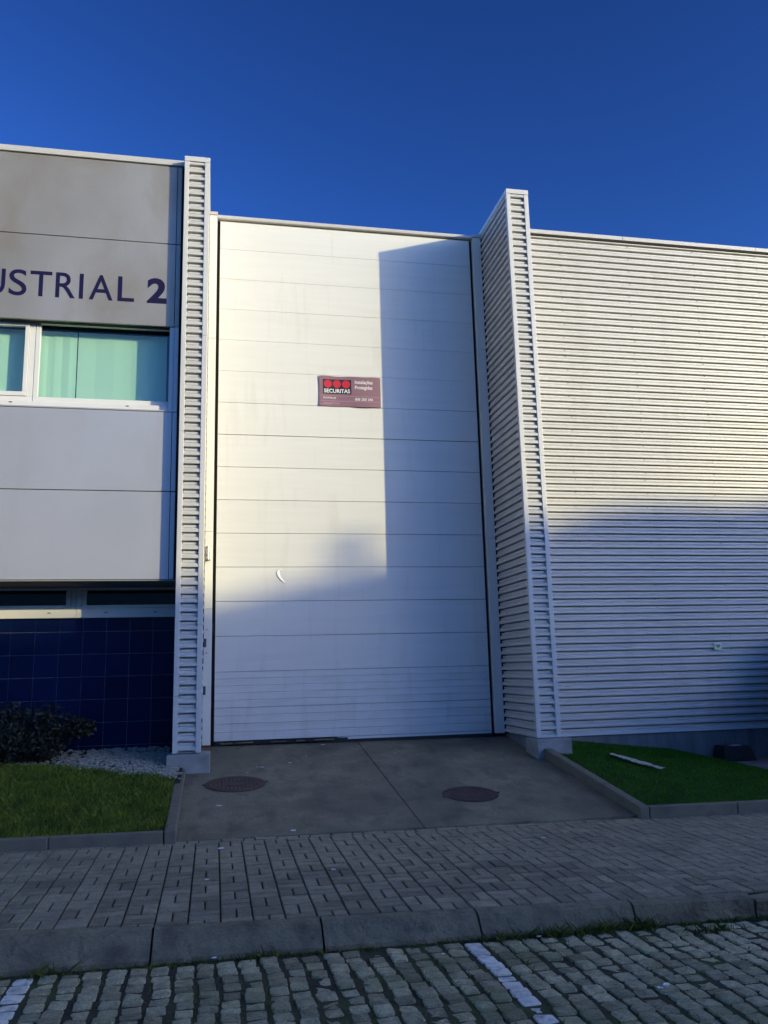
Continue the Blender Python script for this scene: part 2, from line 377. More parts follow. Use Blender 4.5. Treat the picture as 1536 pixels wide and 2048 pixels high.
# ------------------------------------------------------------------ street kerb: ramped stones
kerb = tag(bpy.data.objects.new('street_kerb', None), kind='structure'); COL.objects.link(kerb)
def kerb_stone(xa, xb, rise=(0., 0.), steep=(0., 0.)):
    secs = []
    n = 22
    for i in range(n+1):
        t = i/n; x = xa + (xb-xa)*t; up_ = rise[0]+(rise[1]-rise[0])*t; st = steep[0]+(steep[1]-steep[0])*t
        yb = KBACK(x); zt = PAV(x, yb) - .004 + up_; zr = ROAD(x); yf = -6.71
        j = lambda a=.005: random.uniform(-a, a) - (.012*random.random() if random.random() < .10 else 0)
        fl = .06 + .17*st
        secs.append([(x, yb, zt-.3), (x, yb, zt), (x, yb-fl, zt-.004+j(.002)), (x, yb-fl-.03+j(), zt-.018), (x, (yb-fl-.03)*.35+(yf+.02)*.65+j(), (zt-.018)*.38+(zr+.018)*.62+j(.003)+.25*st*up_), (x, yf+.02+j(), zr+.018), (x, yf, zr-.2)])
    mb = MB(); m_ = len(secs[0])
    for s_ in secs: mb.v += s_
    for i in range(n):
        for k in range(m_-1): mb.f.append((i*m_+k, i*m_+k+1, (i+1)*m_+k+1, (i+1)*m_+k))
    mb.f.append(tuple(range(m_))[::-1]); mb.f.append(tuple(n*m_+k for k in range(m_)))
    return mb.build('kerb_stone', MT['kerb'], kerb)
g = .007
kj = [-.352, .694, 1.72, 2.80, 3.70]
for a, b in zip(kj[:-1], kj[1:]): kerb_stone(a+g, b-g)
kerb_stone(-1.38+g, -.352-g, (.03, 0), (.25, 0))
kerb_stone(-2.4, -1.38-g, (.10, .10), (1, 1))
for a in (-3.42, -4.44, -5.46): kerb_stone(a+g, a+1.02-g, (.10, .10), (1, 1))
kerb_stone(3.70+g, 4.72, (-.02, .05), (.1, .8))
for a in (4.73, 5.75, 6.77, 7.79): kerb_stone(a+g, a+1.02-g, (.08, .08), (1, 1))

# ------------------------------------------------------------------ cobbled street
road = tag(bpy.data.objects.new('cobbled_street', None), kind='structure'); COL.objects.link(road)
def road_bed(x, y): return ROAD(x) - .010
sheet(road_bed, -9, 12, -9.6, -6.66, 10, 6, .2).build('joint_bed', MT['roadbed'], road)
def cobble_mesh(seed):
    r = random.Random(seed); mb = MB()
    n = 8
    def ring(sx, z, jit, p):
        out = []
        for i in range(n):
            a = 2*math.pi*(i+.5)/n; c, s_ = math.cos(a), math.sin(a)
            e = 2/p; X = math.copysign(abs(c)**e, c); Y = math.copysign(abs(s_)**e, s_)
            out.append((X*sx*.5*(1+r.uniform(-jit, jit)), Y*sx*.5*(1+r.uniform(-jit, jit)), z+r.uniform(-.004, .004)*(z > -.03)))
        return out
    mb.v += ring(.98, -.07, .02, 7); mb.v += ring(1.0, -.014, .045, 7); mb.v += ring(.93, -.003, .06, 8); mb.v += ring(.5, .0005, .12, 4)
    mb.v.append((0, 0, .003))
    for k in range(3):
        for i in range(n): mb.f.append((k*n+i, k*n+(i+1)%n, (k+1)*n+(i+1)%n, (k+1)*n+i))
    for i in range(n): mb.f.append((3*n+i, 3*n+(i+1)%n, 4*n))
    return mb
variants = [cobble_mesh(100+i) for i in range(14)]
PC = .1271
cob = []
for c in range(-60, 84):
    xc = 1.63 + PC*(c-0)
    y = -6.745 - random.uniform(0, .03); white = c in (0, -21)
    w0 = random.uniform(-.006, .006); ph = random.uniform(0, 6)
    while y > -9.5:
        L_ = random.uniform(.096, .132) if random.random() > .08 else random.uniform(.07, .09)
        wx = random.uniform(.092, .113)
        xo = .012*math.sin(y*4.1+xc*.7) + .008*math.sin(y*9+ph) + w0
        if white: xo *= .5; wx = random.uniform(.100, .112)
        cob.append((xc+xo, y-L_/2, wx, L_-random.uniform(.005, .013), white and random.random() > .03))
        y -= L_ + random.uniform(0, .006)
cob = [(q, in_view(q[0], q[1], ROAD(q[0]), 6), (Vector((q[0], q[1], ROAD(q[0]))) - vw).length) for q in cob]
cob.sort(key=lambda q: (not q[1], q[2]))
cm = {(i, w): v.mesh('cobblestone', MT['cobble_white' if w else 'cobble'], False) for i, v in enumerate(variants) for w in (False, True)}
rest = {False: MB(), True: MB()}; cnt = 0
for (q, vis, d) in cob:
    x, y, wx, wy, white = q; k = random.randrange(14); rz = random.gauss(0, .05) + (math.pi if random.random() < .5 else 0)
    tx, ty = random.gauss(0, .035), random.gauss(0, .035); dz = random.gauss(0, .0045)
    if cnt < 300 and vis:
        o = link('cobblestone', cm[(k, white)], road); o.location = (x, y, ROAD(x)+dz); o.scale = (wx, wy, 1); o.rotation_euler = (tx, ty, rz); cnt += 1
        if white: o['label'] = 'cobblestone painted white as part of a parking line'
    else:
        v = variants[k]; cr, sr = math.cos(rz), math.sin(rz)
        rest[white].add([(x+cr*p[0]*wx-sr*p[1]*wy, y+sr*p[0]*wx+cr*p[1]*wy, ROAD(x)+dz+p[2]+tx*p[1]*wy-ty*p[0]*wx) for p in v.v], v.f)
for w in (False, True):
    if rest[w].v: tag(rest[w].build('cobblestones', MT['cobble_white' if w else 'cobble'], road), kind='stuff')

# ------------------------------------------------------------------ garden edging kerbs
def edging(name, label, segs, group='concrete garden edgings'):
    t = thing(name, label, 'edging', group=group)
    for pts in segs:                     # pts: list of 4 plan corners with (x, y, ztop, zbottom)
        mb = MB(); mb.hexa([(p[0], p[1], p[3]) for p in pts], [(p[0], p[1], p[2]) for p in pts])
        mb.build('edging_stone', MT['edging'], t, .012)
    return t
def runY(x0, x1, ya, yb, fz, n):
    out = []
    for i in range(n):
        a = ya+(yb-ya)*i/n; b = ya+(yb-ya)*(i+1)/n - (.005 if i < n-1 else 0)
        lo, hi = (b, a) if b < a else (a, b)
        out.append([(x0, lo, fz(lo), fz(lo)-.35), (x1, lo, fz(lo), fz(lo)-.35), (x1, hi, fz(hi), fz(hi)-.35), (x0, hi, fz(hi), fz(hi)-.35)])
    return out
def runX(y0, y1, xa, xb, fz, n):
    out = []
    for i in range(n):
        a = xa+(xb-xa)*i/n; b = xa+(xb-xa)*(i+1)/n - .005
        out.append([(a, y0, fz(a), fz(a)-.35), (b, y0, fz(b), fz(b)-.35), (b, y1, fz(b), fz(b)-.35), (a, y1, fz(a), fz(a)-.35)])
    return out
fl = lambda y: float(np.interp(y, [-3.95, -1.42], [-.420, -.140]))
frr = lambda y: float(np.interp(y, [-3.95, -1.42], [-.462, -.095]))
e = edging('garden_edging', 'low concrete edging round the left grass lawn, beside the driveway',
       runY(-.43, -.325, -1.425, -3.95, fl, 3) + runX(-3.95, -3.86, -8.4, -.436, lambda x: PAV(x, -3.95)+.105, 8))
at(e, (-.4, -3.9, -.52))
e = edging('garden_edging', 'dark concrete edging round the right turf wedge, beside the driveway',
       runY(4.315, 4.42, -1.425, -3.95, frr, 3) + runX(-3.95, -3.86, 4.425, 11.5, lambda x: PAV(x, -3.95)+.118, 7))
at(e, (4.4, -3.9, -.58))

# ================================================================== OFFICE BUILDING (left)
YL, YG = -1.178, -.283
ob = thing('office_building', 'grey panelled office building with mint blinds and navy tiled base, on the left', 'building')
XE = -.528
def panel(x0, x1, z0, z1, m, name='facade_panel'):
    return MB().box(x0, x1, YL, YL+.04, z0, z1).build(name, m, ob, .004)
for (z0, z1, m) in ((6.899, 8.085, 'panel'), (5.672, 6.889, 'panel'), (3.368, 4.452, 'panel_low'), (2.205, 3.358, 'panel_low')):
    for (x0, x1) in ((-9.0, -5.2), (-5.19, -.598)): panel(x0, x1, z0, z1, MT[m])
    MB().box(-.590, -.532, YL-.003, YL+.05, z0, z1).build('corner_trim', MT[m], ob, .003)
MB().box(-9, -.50, YL+.045, YL+.06, 2.2, 4.45).box(-9, -.50, YL+.045, YL+.06, 5.67, 8.08).build('panel_backing', MT['shadowgap'], ob)
MB().box(-9, -.505, YL-.03, YL+.35, 8.092, 8.178).build('roof_coping', MT['coping'], ob, .006)
MB().box(-9, -.50, YL+.07, YL+.13, 5.672, 8.09).box(-9, -.5, YL+.13, YL+.3, 5.745, 8.09).box(-9, -.50, YL+.07, YL+.3, 2.2, 4.46).box(-9, -.5, -.84, 9, 2.25, 8.09).box(-9, -.16, -.20, 9, -1, 2.25).build('wall_core', MT['darkroom'], ob)
MB().box(-9, -.505, -.9, 9, 8.10, 8.14).build('roof', MT['coping'], ob)
# soffit
MB().box(-9, -.505, YL+.005, YG+.05, 2.185, 2.2).build('soffit', mat('grey_soffit', (.22,.22,.21), .7), ob)
MB().box(-.588, -.532, YL-.003, YL+.05, 4.458, 5.666).build('corner_trim', MT['panel_low'], ob, .003)
# upper windows
def upwindow(x0, x1, sash):
    w = thing('window', None, None); w.parent = ob; del_keys(w)
    y0, y1 = -1.035, -.975
    z0, z1 = 4.56, 5.735
    fr = MB().box(x0, x1, y0, y1, z0, z0+.085).box(x0, x1, y0, y1, z1-.06, z1)
    fr.box(x0, x0+.06, y0, y1, z0+.085, z1-.06).box(x1-.07, x1, y0, y1, z0+.085, z1-.06)
    fr.build('window_frame', MT['white_alu'], w, .004)
    a, b, c, d = x0+.06, x1-.07, z0+.085, z1-.06
    if sash:
        s = MB().box(a+.003, b-.003, y0-.018, y1-.01, c+.003, c+.06).box(a+.003, b-.003, y0-.018, y1-.01, d-.055, d-.003)
        s.box(a+.003, a+.055, y0-.018, y1-.01, c+.06, d-.055).box(b-.055, b-.003, y0-.018, y1-.01, c+.06, d-.055)
        s.build('sash', MT['white_alu'], w, .004); a += .055; b -= .055; c += .06; d -= .055
    MB().box(a, b, -1.004, -.998, c, d).build('glass_pane', MT['glass'], w)
    return w
def del_keys(o):
    for k in list(o.keys()): del o[k]
upwindow(-2.395, -.585, False)
upwindow(-4.30, -2.402, True)
upwindow(-6.2, -4.307, True)
upwindow(-8.1, -6.207, False)
for (a, b) in ((-1.878, -.70), (-2.36, -1.892), (-3.3, -2.42), (-4.25, -3.315), (-5.2, -4.36), (-6.15, -5.22), (-8.0, -6.25)):
    mb = MB(); n = 10
    for i in range(n+1):
        x = a+(b-a)*i/n; yy = -.867 + .004*math.sin(i*1.7+a)
        mb.v += [(x, yy, 4.60), (x, yy, 5.64)]
    for i in range(n): mb.f.append((2*i, 2*i+2, 2*i+3, 2*i+1))
    mb.build('roller_blind', MT['blind'], ob)
MB().box(-.652, -.59, YL+.02, -1.04, 4.46, 5.67).build('window_reveal', MT['panel_low'], ob, .003)
MB().box(-9, -.535, YL-.012, -1.04, 4.455, 4.475).build('sill_flashing', MT['panel_low'], ob, .003)
MB().box(-9, -.652, -1.13, -1.036, 4.476, 4.556).build('window_sill', MT['white_alu'], ob, .004)
for x in (-2.66, -1.2): MB().box(x, x+.04, -1.134, -1.128, 4.525, 4.537).build('drain_slot', MT['black'], ob)
# ground floor windows
for (x0, x1) in ((-7.42, -5.564), (-5.56, -3.704), (-3.7, -1.842), (-1.838, -.30)):
    w = thing('window', None, None); w.parent = ob; del_keys(w)
    y0, y1 = YG-.06, YG+.01
    fr = MB().box(x0, x1, y0, y1, 1.775, 1.93).box(x0, x1, y0, y1, 2.15, 2.184)
    fr.box(x0, x0+.065, y0, y1, 1.93, 2.15).box(x1-.065, x1, y0, y1, 1.93, 2.15); fr.build('window_frame', MT['white_alu'], w, .004)
    s = MB().box(x0+.07, x1-.07, y0-.012, y0+.03, 1.905, 1.945).box(x0+.07, x0+.13, y0-.01, y0+.03, 1.945, 2.14).box(x1-.13, x1-.07, y0-.01, y0+.03, 1.945, 2.14)
    s.build('sash', MT['white_alu'], w, .003)
    MB().box(x0+.13, x1-.13, YG-.02, YG-.014, 1.945, 2.14).build('glass_pane', MT['glass_dark'], w)
    for x in ((x1-.36,) if x0 < -2 else (-1.47, -.82)): MB().box(x, x+.04, y0-.004, y0+.002, 1.838, 1.850).build('drain_slot', MT['black'], w)
# navy tiles
MB().box(-9, -.16, YG+.004, YG+.08, -.3, 1.772).build('tile_grout', MT['grout'], ob)
rows = [1.772, 1.592, 1.290, .990, .690, .388, .087, -.20]
tc = {}
for i in range(len(rows)-1):
    h = rows[i]-rows[i+1]
    for c in range(-12, 7):
        xa = -2.355 + .3048*c; xb = xa + .3048
        if xb > -.16: xb = -.16
        if xb - xa < .03: continue
        key = (round(h, 3), round(xb-xa, 3))
        if key not in tc: tc[key] = MB().box(-.5*(xb-xa)+.0035, .5*(xb-xa)-.0035, -.006, .006, -h/2+.0035, h/2-.0035).mesh('tile', MT['tile'])
        o = link('tile', tc[key], ob); o.location = ((xa+xb)/2, YG+random.uniform(-.0008, .0008), (rows[i]+rows[i+1])/2)
        o.rotation_euler = (random.uniform(-.002, .002), 0, random.uniform(-.002, .002))
at(ob, (-4.5, -.3, 0))

# lettering on the facade ------------------------------------------------------------
def text_mesh(txt, name, m, ext=.003, offs=0.):
    cu = bpy.data.curves.new(name, 'FONT'); cu.body = txt; cu.size = 1; cu.extrude = ext; cu.offset = offs; cu.resolution_u = 6
    o = bpy.data.objects.new(name, cu); COL.objects.link(o)
    dg = bpy.context.evaluated_depsgraph_get(); me = bpy.data.meshes.new_from_object(o.evaluated_get(dg))
    bpy.data.objects.remove(o); bpy.data.curves.remove(cu); me.materials.clear(); me.materials.append(m); me.name = name; return me
def fit_text(txt, name, m, x0, x1, z0, z1, y, parent, offs=0., th=.004):
    me = text_mesh(txt, name, m, .5, offs)
    V = np.empty(len(me.vertices)*3, np.float32); me.vertices.foreach_get('co', V); V = V.reshape(-1, 3)
    lo, hi = V.min(0), V.max(0)
    X = x0 + (V[:, 0]-lo[0])/(hi[0]-lo[0])*(x1-x0); Z = z0 + (V[:, 1]-lo[1])/(hi[1]-lo[1])*(z1-z0); Y = y - V[:, 2]*th
    me.vertices.foreach_set('co', np.stack([X, Y, Z], 1).astype(np.float32).ravel()); me.update()
    return link(name, me, parent)
lt = thing('facade_lettering', 'big dark navy letters USTRIAL 2 fixed to the grey upper facade', 'lettering')
for ch, a, b, z0, z1, of in (('U', -3.06, -2.785, 5.994, 6.36, .004), ('S', -2.738, -2.515, 5.994, 6.366, .004), ('T', -2.474, -2.200, 6.0, 6.36, .004), ('R', -2.150, -1.900, 6.0, 6.36, .004),
                         ('I', -1.848, -1.797, 6.0, 6.36, .0), ('A', -1.720, -1.414, 6.0, 6.36, .004), ('L', -1.349, -1.133, 6.0, 6.36, .004), ('2', -.965, -.703, 5.998, 6.368, .035),
                         ('D', -3.45, -3.15, 6.0, 6.36, .004), ('N', -3.86, -3.55, 6.0, 6.36, .004), ('I', -4.0, -3.95, 6.0, 6.36, 0.)):
    fit_text(ch, 'letter', MT['navy'], a, b, z0, z1, YL-.002, lt, of)
at(lt, (-2, YL, 6.0))

# ================================================================== WAREHOUSE FRONT (door bay)
wf = thing('warehouse_front', 'tall white panelled wall between the two metal fins, above the roller door', 'building')
DX0, DX1 = .010, 4.075
def dpanel(z0, z1, parent, name, m, ribs=0):
    mb = MB(); g_ = .0016 if z0 < 4.6 else .0008; jd = .012 if z0 < 4.6 else .004
    prof = [(z0+g_, jd), (z0+g_+.003, .0)]
    if ribs:
        n = ribs; hgt = (z1-z0)
        for i in range(1, n):
            z = z0 + hgt*i/n; prof += [(z-.009, 0), (z-.004, .011), (z+.003, .011), (z+.010, 0)]
    prof += [(z1-g_-.003, 0), (z1-g_, jd)]
    nv = len(prof)
    for x in (DX0+.001, DX1-.001):
        mb.v += [(x, y, z) for z, y in prof]
    for i in range(nv-1): mb.f.append((i, nv+i, nv+i+1, i+1))
    b = len(mb.v)
    mb.v += [(DX0+.001, .05, z0+g_), (DX1-.001, .05, z0+g_), (DX1-.001, .05, z1-g_), (DX0+.001, .05, z1-g_)]
    mb.f += [(0, b, b+1, nv), (nv-1, 2*nv-1, b+2, b+3), (b+1, b, b+3, b+2)]
    return mb.build(name, m, parent)
for i in range(7):
    z0 = 4.508+.5*i; z1 = min(z0+.5, 7.975) if i < 6 else 7.975
    dpanel(z0, z1, wf, 'wall_panel', MT['door'])
MB().box(-.14, 4.27, .055, .4, -.4, 8.0).build('backing_wall', MT['shadowgap'], wf)
MB().box(-.045, 4.13, -.055, .4, 7.995, 8.05).build('roof_coping', MT['coping'], wf, .005)
for (x0, x1, cap) in ((-.150, -.036, 8.045), (4.122, 4.262, 8.02)):
    cuts = [.012, 1.9, 3.02, 6.0, cap-.005] if x0 < 0 else [.012, 2.95, 6.05, cap-.005]
    for a, b in zip(cuts[:-1], cuts[1:]): MB().box(x0, x1, -.05, .05, a+.002, b-.002).build('jamb', MT['jamb'], wf, .004)
    MB().box(x0-.005, x1+.006, -.062, .3, cap, cap+.05).build('jamb_cap', MT['coping'], wf, .004)
MB().box(4.262, 4.60, -.03, 9, 0, 8.0).box(-.5, -.15, .0, 9, 0, 8.0).box(-.5, 14, .41, 9, 7.9, 7.96).build('wall_core', MT['darkroom'], wf)
# fixtures on the left jamb
MB().cyl((-.105, -.085, 2.60), .026, (0,0,1), .20, 14).box(-.135, -.08, -.07, -.05, 2.61, 2.79).build('wall_light', MT['steel'], wf, smooth=False)
MB().cyl((-.105, -.085, 2.592), .030, (0,0,1), .012, 14).build('light_base', MT['black'], wf)
for z in (1.36, .70): MB().box(-.148, -.112, -.064, -.05, z, z+.12).build('dark_plate', mat('dark_blue_plate', (.05,.065,.09), .4), wf, .003)
for z in (1.60, 1.27):
    for x in (-.122, -.105): MB().box(x, x+.007, -.053, -.049, z, z+.016).build('bolt', MT['black'], wf)
MB().box(-.175, -.150, -.075, -.02, .38, 1.05).build('conduit_cover', MT['trim'], wf, .004)
MB().box(-.032, -.012, -.05, .02, 1.52, 1.70).build('guide_latch', MT['black'], wf, .003)
MB().box(-.15, -.028, -.055, .05, -.035, .011).build('rusty_foot_plate', MT['rust'], wf)
at(wf, (2, 0, 0))

sd = thing('sectional_door', 'white sectional overhead door with ribbed lower panels, at top of the driveway', 'door')
for i in range(9):
    z0 = .055+.0 if i == 0 else .508+.5*(i-1)
    z1 = .508+.5*i
    dpanel(z0, z1-.001*(i == 8)*3, sd, 'door_panel', MT['doorlow' if i < 2 else 'door'], 5 if i == 1 else (4 if i == 0 else 0))
# aluminium bottom rail, bent up at the left, and a torn rubber seal
mb = MB()
for i, x in enumerate(np.linspace(1.75, DX1-.002, 10)): mb.v += [(x, -.004, .018), (x, -.004, .052), (x, .03, .052), (x, .03, .018)]
for i in range(9):
    for k in range(4): mb.f.append((4*i+k, 4*i+(k+1)%4, 4*i+4+(k+1)%4, 4*i+4+k))
mb.build('bottom_rail', MT['white_alu'], sd)
mb = MB(); xs_ = np.linspace(DX0+.02, 1.9, 26)
for x in xs_:
    j = random.uniform(-.010, .010); mb.v += [(x, -.010+j*.5, .004+j*.3), (x, -.012, .046+j), (x, .03, .050), (x, .03, .0)]
for i in range(25):
    for k in range(4): mb.f.append((4*i+k, 4*i+(k+1)%4, 4*i+4+(k+1)%4, 4*i+4+k))
mb.build('torn_seal', MT['black'], sd)
mb = MB()
for (a, b) in ((.10, .27), (.30, .55), (.80, 1.02), (1.16, 1.28), (1.42, 1.70)):
    z = random.uniform(.012, .02); mb.box(a, b, -.022, -.013, z, z+random.uniform(.012, .022))
mb.build('seal_fragments', MT['kerb'], sd)
mb = MB().box(1.6, DX1+.02, .0, .04, -.03, .014).build('rubber_seal', MT['black'], sd)
at(sd, (2, 0, 0))

# ------------------------------------------------------------------ FINS
def fin(label, x0, x1, ztop, seams, left_side, right_side):
    t = thing('metal_fin', label, 'fin wall', group='corrugated fins beside the door')
    Y0 = -1.348; zb = .035
    n = int((ztop-.075-zb)/PITCH)+1
    fx0, fx1 = x0+.062, x1-.066
    nper = [9]*8
    z = ztop-.085; k = 0
    while z > zb+.05:
        m_ = min(9, int(math.ceil((z-zb)/PITCH)))
        corr_sheet('front_sheet', m_, z, (fx0-.02, Y0+.034), (fx1+.02, Y0+.034), (0, -1), 0, MT['clad'], t, zb)
        for (sx, on) in ((x0, left_side), (x1, right_side)):
            if on:
                s_ = -1 if sx == x0 else 1
                corr_sheet('side_sheet', m_, z, (sx-s_*.034, Y0+.05) if s_ < 0 else (sx-.034, Y0+.05), (sx-s_*.034, -.03) if s_ < 0 else (sx-.034, -.03), (s_, 0), 0, MT['clad'], t, zb)
        z -= m_*PITCH
    zs = [zb]+sorted(seams[0])+[ztop-.075]
    for a, b in zip(zs[:-1], zs[1:]):
        MB().box(x0, fx0, Y0, Y0+.02, a+.001, b-.001).box(x0-.0015, x0+.012, Y0+.0005, Y0+.06, a+.001, b-.001).build('corner_trim', MT['trim'], t, .003)
    zs = [zb]+sorted(seams[1])+[ztop-.075]
    for a, b in zip(zs[:-1], zs[1:]):
        MB().box(fx1, x1, Y0-.002, Y0+.02, a+.001, b-.001).box(x1-.012, x1+.0015, Y0-.0015, Y0+.06, a+.001, b-.001).build('corner_trim', MT['trim'], t, .003)
    MB().box(x0-.004, x1+.004, Y0-.006, .35, ztop-.074, ztop).build('top_cap', MT['trim'], t, .004)
    MB().box(x0+.11, x1-.11, Y0+.12, .3, -.02, ztop-.08).build('fin_core', MT['darkroom'], t)
    for (pa, pb) in ((x0+.0125, x0+.0412), (x1-.0452, x1-.0125)):
        MB().box(pa, pb, Y0+.0205, Y0+.0492, zb, ztop-.08).build('leak_block_post', MT['darkroom'], t)  # hidden filler added to stop light leaking through the fin corner
    # screws in the recesses
    mb = MB(); z = ztop-.085-.066
    while z > zb+.05:
        mb.cyl((fx0+.010, Y0+.034, z), .0055, (0,-1,0), .006, 6); mb.cyl((fx1-.016, Y0+.034, z), .0055, (0,-1,0), .006, 6); z -= PITCH
    tag(mb.build('screw_heads', MT['black'], t), kind='stuff')
    # concrete foot
    bz = DW(x0, -1.42)
    MB().box(x0-.07 if x0 < 0 else x0-.035, x1+.115, -1.425, -.98, bz-.25, .026).build('base_block', MT['concrete_block'], t, .018, seg=3)
    MB().box(x0+.05, x1-.05, -.975, .02, -.5, .034).build('footing', MT['plinth'], t)
    return at(t, ((x0+x1)/2, -1.3, bz))
fin('tall corrugated metal fin on the left of the door, beside the office panels', -.4905, -.148, 8.165, ([.72, 4.15], [1.60, 5.5]), True, True)
fin('tall corrugated metal fin on the right of the door, casting the long shadow', 4.258, 4.604, 8.125, ([1.55, 4.0], [3.95, .75]), True, True)

# ------------------------------------------------------------------ corrugated hall on the right
hall = thing('corrugated_hall', 'long silver grey hall wall of horizontal corrugated metal sheets, right of the fin', 'building')
YR = -.189
z = 8.072; X1 = 13.0
while z > -.03:
    m_ = min(9, int(math.ceil((z+.03)/PITCH)))
    sh_ = .0022*(int(z*10) % 2); corr_sheet('corrugated_sheet', m_, z, (4.55, YR+.03-sh_), (X1, YR+.03-sh_), (0, -1), 0, MT['clad'], hall, -.035); z -= m_*PITCH
cx_ = 4.55
for b in (6.75, 9.3, X1):
    MB().box(cx_, b-.004, YR-.045, .5, 8.085, 8.156).build('roof_coping', MT['coping'], hall, .005); cx_ = b
MB().box(4.6, X1, YR-.022, YR+.05, 8.062, 8.083).build('coping_gap', MT['shadowgap'], hall)
MB().box(4.6, X1, YR-.028, YR+.03, -.062, -.037).build('base_flashing', mat('white_flashing', (.7,.7,.69), .4), hall, .002)
MB().box(4.6, X1, YR+.005, .3, -1.1, -.066).build('plinth', MT['plinth'], hall)
MB().box(4.6, X1, YR+.12, 9, -.3, 8.05).build('wall_core', MT['darkroom'], hall)
mb = MB()
for xcol in (5.60, 6.84, 8.08, 9.32, 10.56):
    z = 8.072-.066; k = 0
    while z > 0:
        if k % 9 in (0, 2, 4, 6, 8): mb.cyl((xcol+random.uniform(-.02, .02), YR+.03, z+random.uniform(-.006, .006)), .0065, (0,-1,0), .007, 6)
        z -= PITCH; k += 1
tag(mb.build('screw_heads', MT['black'], hall), kind='stuff')
at(hall, (8.5, 0, -.5))

# ================================================================== THINGS
# security sign
sg = thing('security_sign', 'plum rectangular security sign with three red dots on the white wall', 'sign')
def bent(x, z): return -.012 + .008*math.sin((x-1.54)*6.5) - .010*(abs(z-5.247)/.25)**2*(.5+.5*math.sin(x*9))
mb = MB(); nx, nz = 12, 6
for s_ in (0, .003):
    for j in range(nz+1):
        for i in range(nx+1):
            x = 1.541+.965*i/nx; z = 5.003+.488*j/nz; mb.v.append((x, bent(x, z)-.004+s_, z + (.004*math.sin(i*1.3) if j in (0, nz) else 0)))
o2 = (nx+1)*(nz+1)
for j in range(nz):
    for i in range(nx):
        a = j*(nx+1)+i; mb.f.append((a, a+1, a+nx+2, a+nx+1)); mb.f.append((o2+a, o2+a+nx+1, o2+a+nx+2, o2+a+1))
mb.build('sign_board', MT['plum'], sg)
def conform(o, off):
    me = o.data
    # subdivide long faces is not needed: shapes are small
    V = np.empty(len(me.vertices)*3, np.float32); me.vertices.foreach_get('co', V); V = V.reshape(-1, 3)
    for q in V: q[1] = bent(q[0], q[2]) - .004 - off + (q[1])
    me.vertices.foreach_set('co', V.ravel()); me.update(); return o
def strip(x0, x1, z0, z1, n=10):
    mb = MB()
    for i in range(n+1): x = x0+(x1-x0)*i/n; mb.v += [(x, 0, z0), (x, 0, (z0+z1)/2), (x, 0, z1)]
    for i in range(n):
        for k in range(2): mb.f.append((3*i+k, 3*i+3+k, 3*i+4+k, 3*i+1+k))
    return mb
conform(strip(1.598, 2.042, 5.205, 5.440).build('logo_field', MT['sblack'], sg), .002)
for i in range(3):
    c = 1.675+.1425*i; mb = MB(); mb.v.append((c, 0, 5.366))
    for rr in (.032, .063):
        for k in range(20): a = 2*math.pi*k/20; mb.v.append((c+rr*math.cos(a), 0, 5.366+rr*math.sin(a)))
    for k in range(20):
        mb.f.append((0, 1+k, 1+(k+1)%20)); mb.f.append((1+k, 21+k, 21+(k+1)%20, 1+(k+1)%20))
    conform(mb.build('red_dot', MT['sred'], sg), .004)
tx_ = fit_text('SECURITAS', 'logo_text', MT['swhite'], 1.615, 2.022, 5.222, 5.286, 0, sg, .025, .0005); conform(tx_, .004)
for txt, a, b, z0, z1, of in (('Instalações', 2.098, 2.380, 5.365, 5.435, .02), ('Protegidas', 2.098, 2.375, 5.275, 5.348, .02), ('808 200 240', 2.098, 2.378, 5.105, 5.148, .012), ('securitas.pt', 1.600, 1.800, 5.118, 5.160, .012)):
    conform(fit_text(txt, 'sign_text', MT['swhite'], a, b, z0, z1, 0, sg, of, .0005), .003)
for z0 in (5.170, 5.088): conform(strip(1.56, 2.49, z0, z0+.006).build('sign_line', MT['spink'], sg), .002)
for k, z0 in enumerate((5.052, 5.034)): conform(strip(1.600, 1.862-.13*k, z0, z0+.008).build('small_print_line', MT['spink'], sg), .002)
for x in (1.557, 1.86, 2.17, 2.490):
    for z0 in (5.475, 5.018): MB().cyl((x, bent(x, z0)-.005, z0), .006, (0,-1,0), .003, 8).build('rivet', MT['steel'], sg)
at(sg, (2.02, -.01, 5.0))

# curled mark of reflected sunlight on the door, modelled as a white strip
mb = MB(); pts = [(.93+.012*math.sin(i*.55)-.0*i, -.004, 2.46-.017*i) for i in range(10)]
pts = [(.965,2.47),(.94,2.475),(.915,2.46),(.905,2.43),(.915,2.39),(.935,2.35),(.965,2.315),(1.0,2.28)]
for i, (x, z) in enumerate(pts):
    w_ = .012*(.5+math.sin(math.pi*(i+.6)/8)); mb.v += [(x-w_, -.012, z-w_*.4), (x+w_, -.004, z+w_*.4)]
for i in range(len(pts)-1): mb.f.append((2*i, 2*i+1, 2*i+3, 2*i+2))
o = mb.build('sunlight_mark', MT['white']); sm = o.modifiers.new('solid', 'SOLIDIFY'); sm.thickness = .002
o.data.materials[0] = mat('painted_sunlight_white', (.9,.9,.88), .5); tag(o, 'thin curled mark of sunlight, made as a white strip on the lower left of the door', 'light mark')

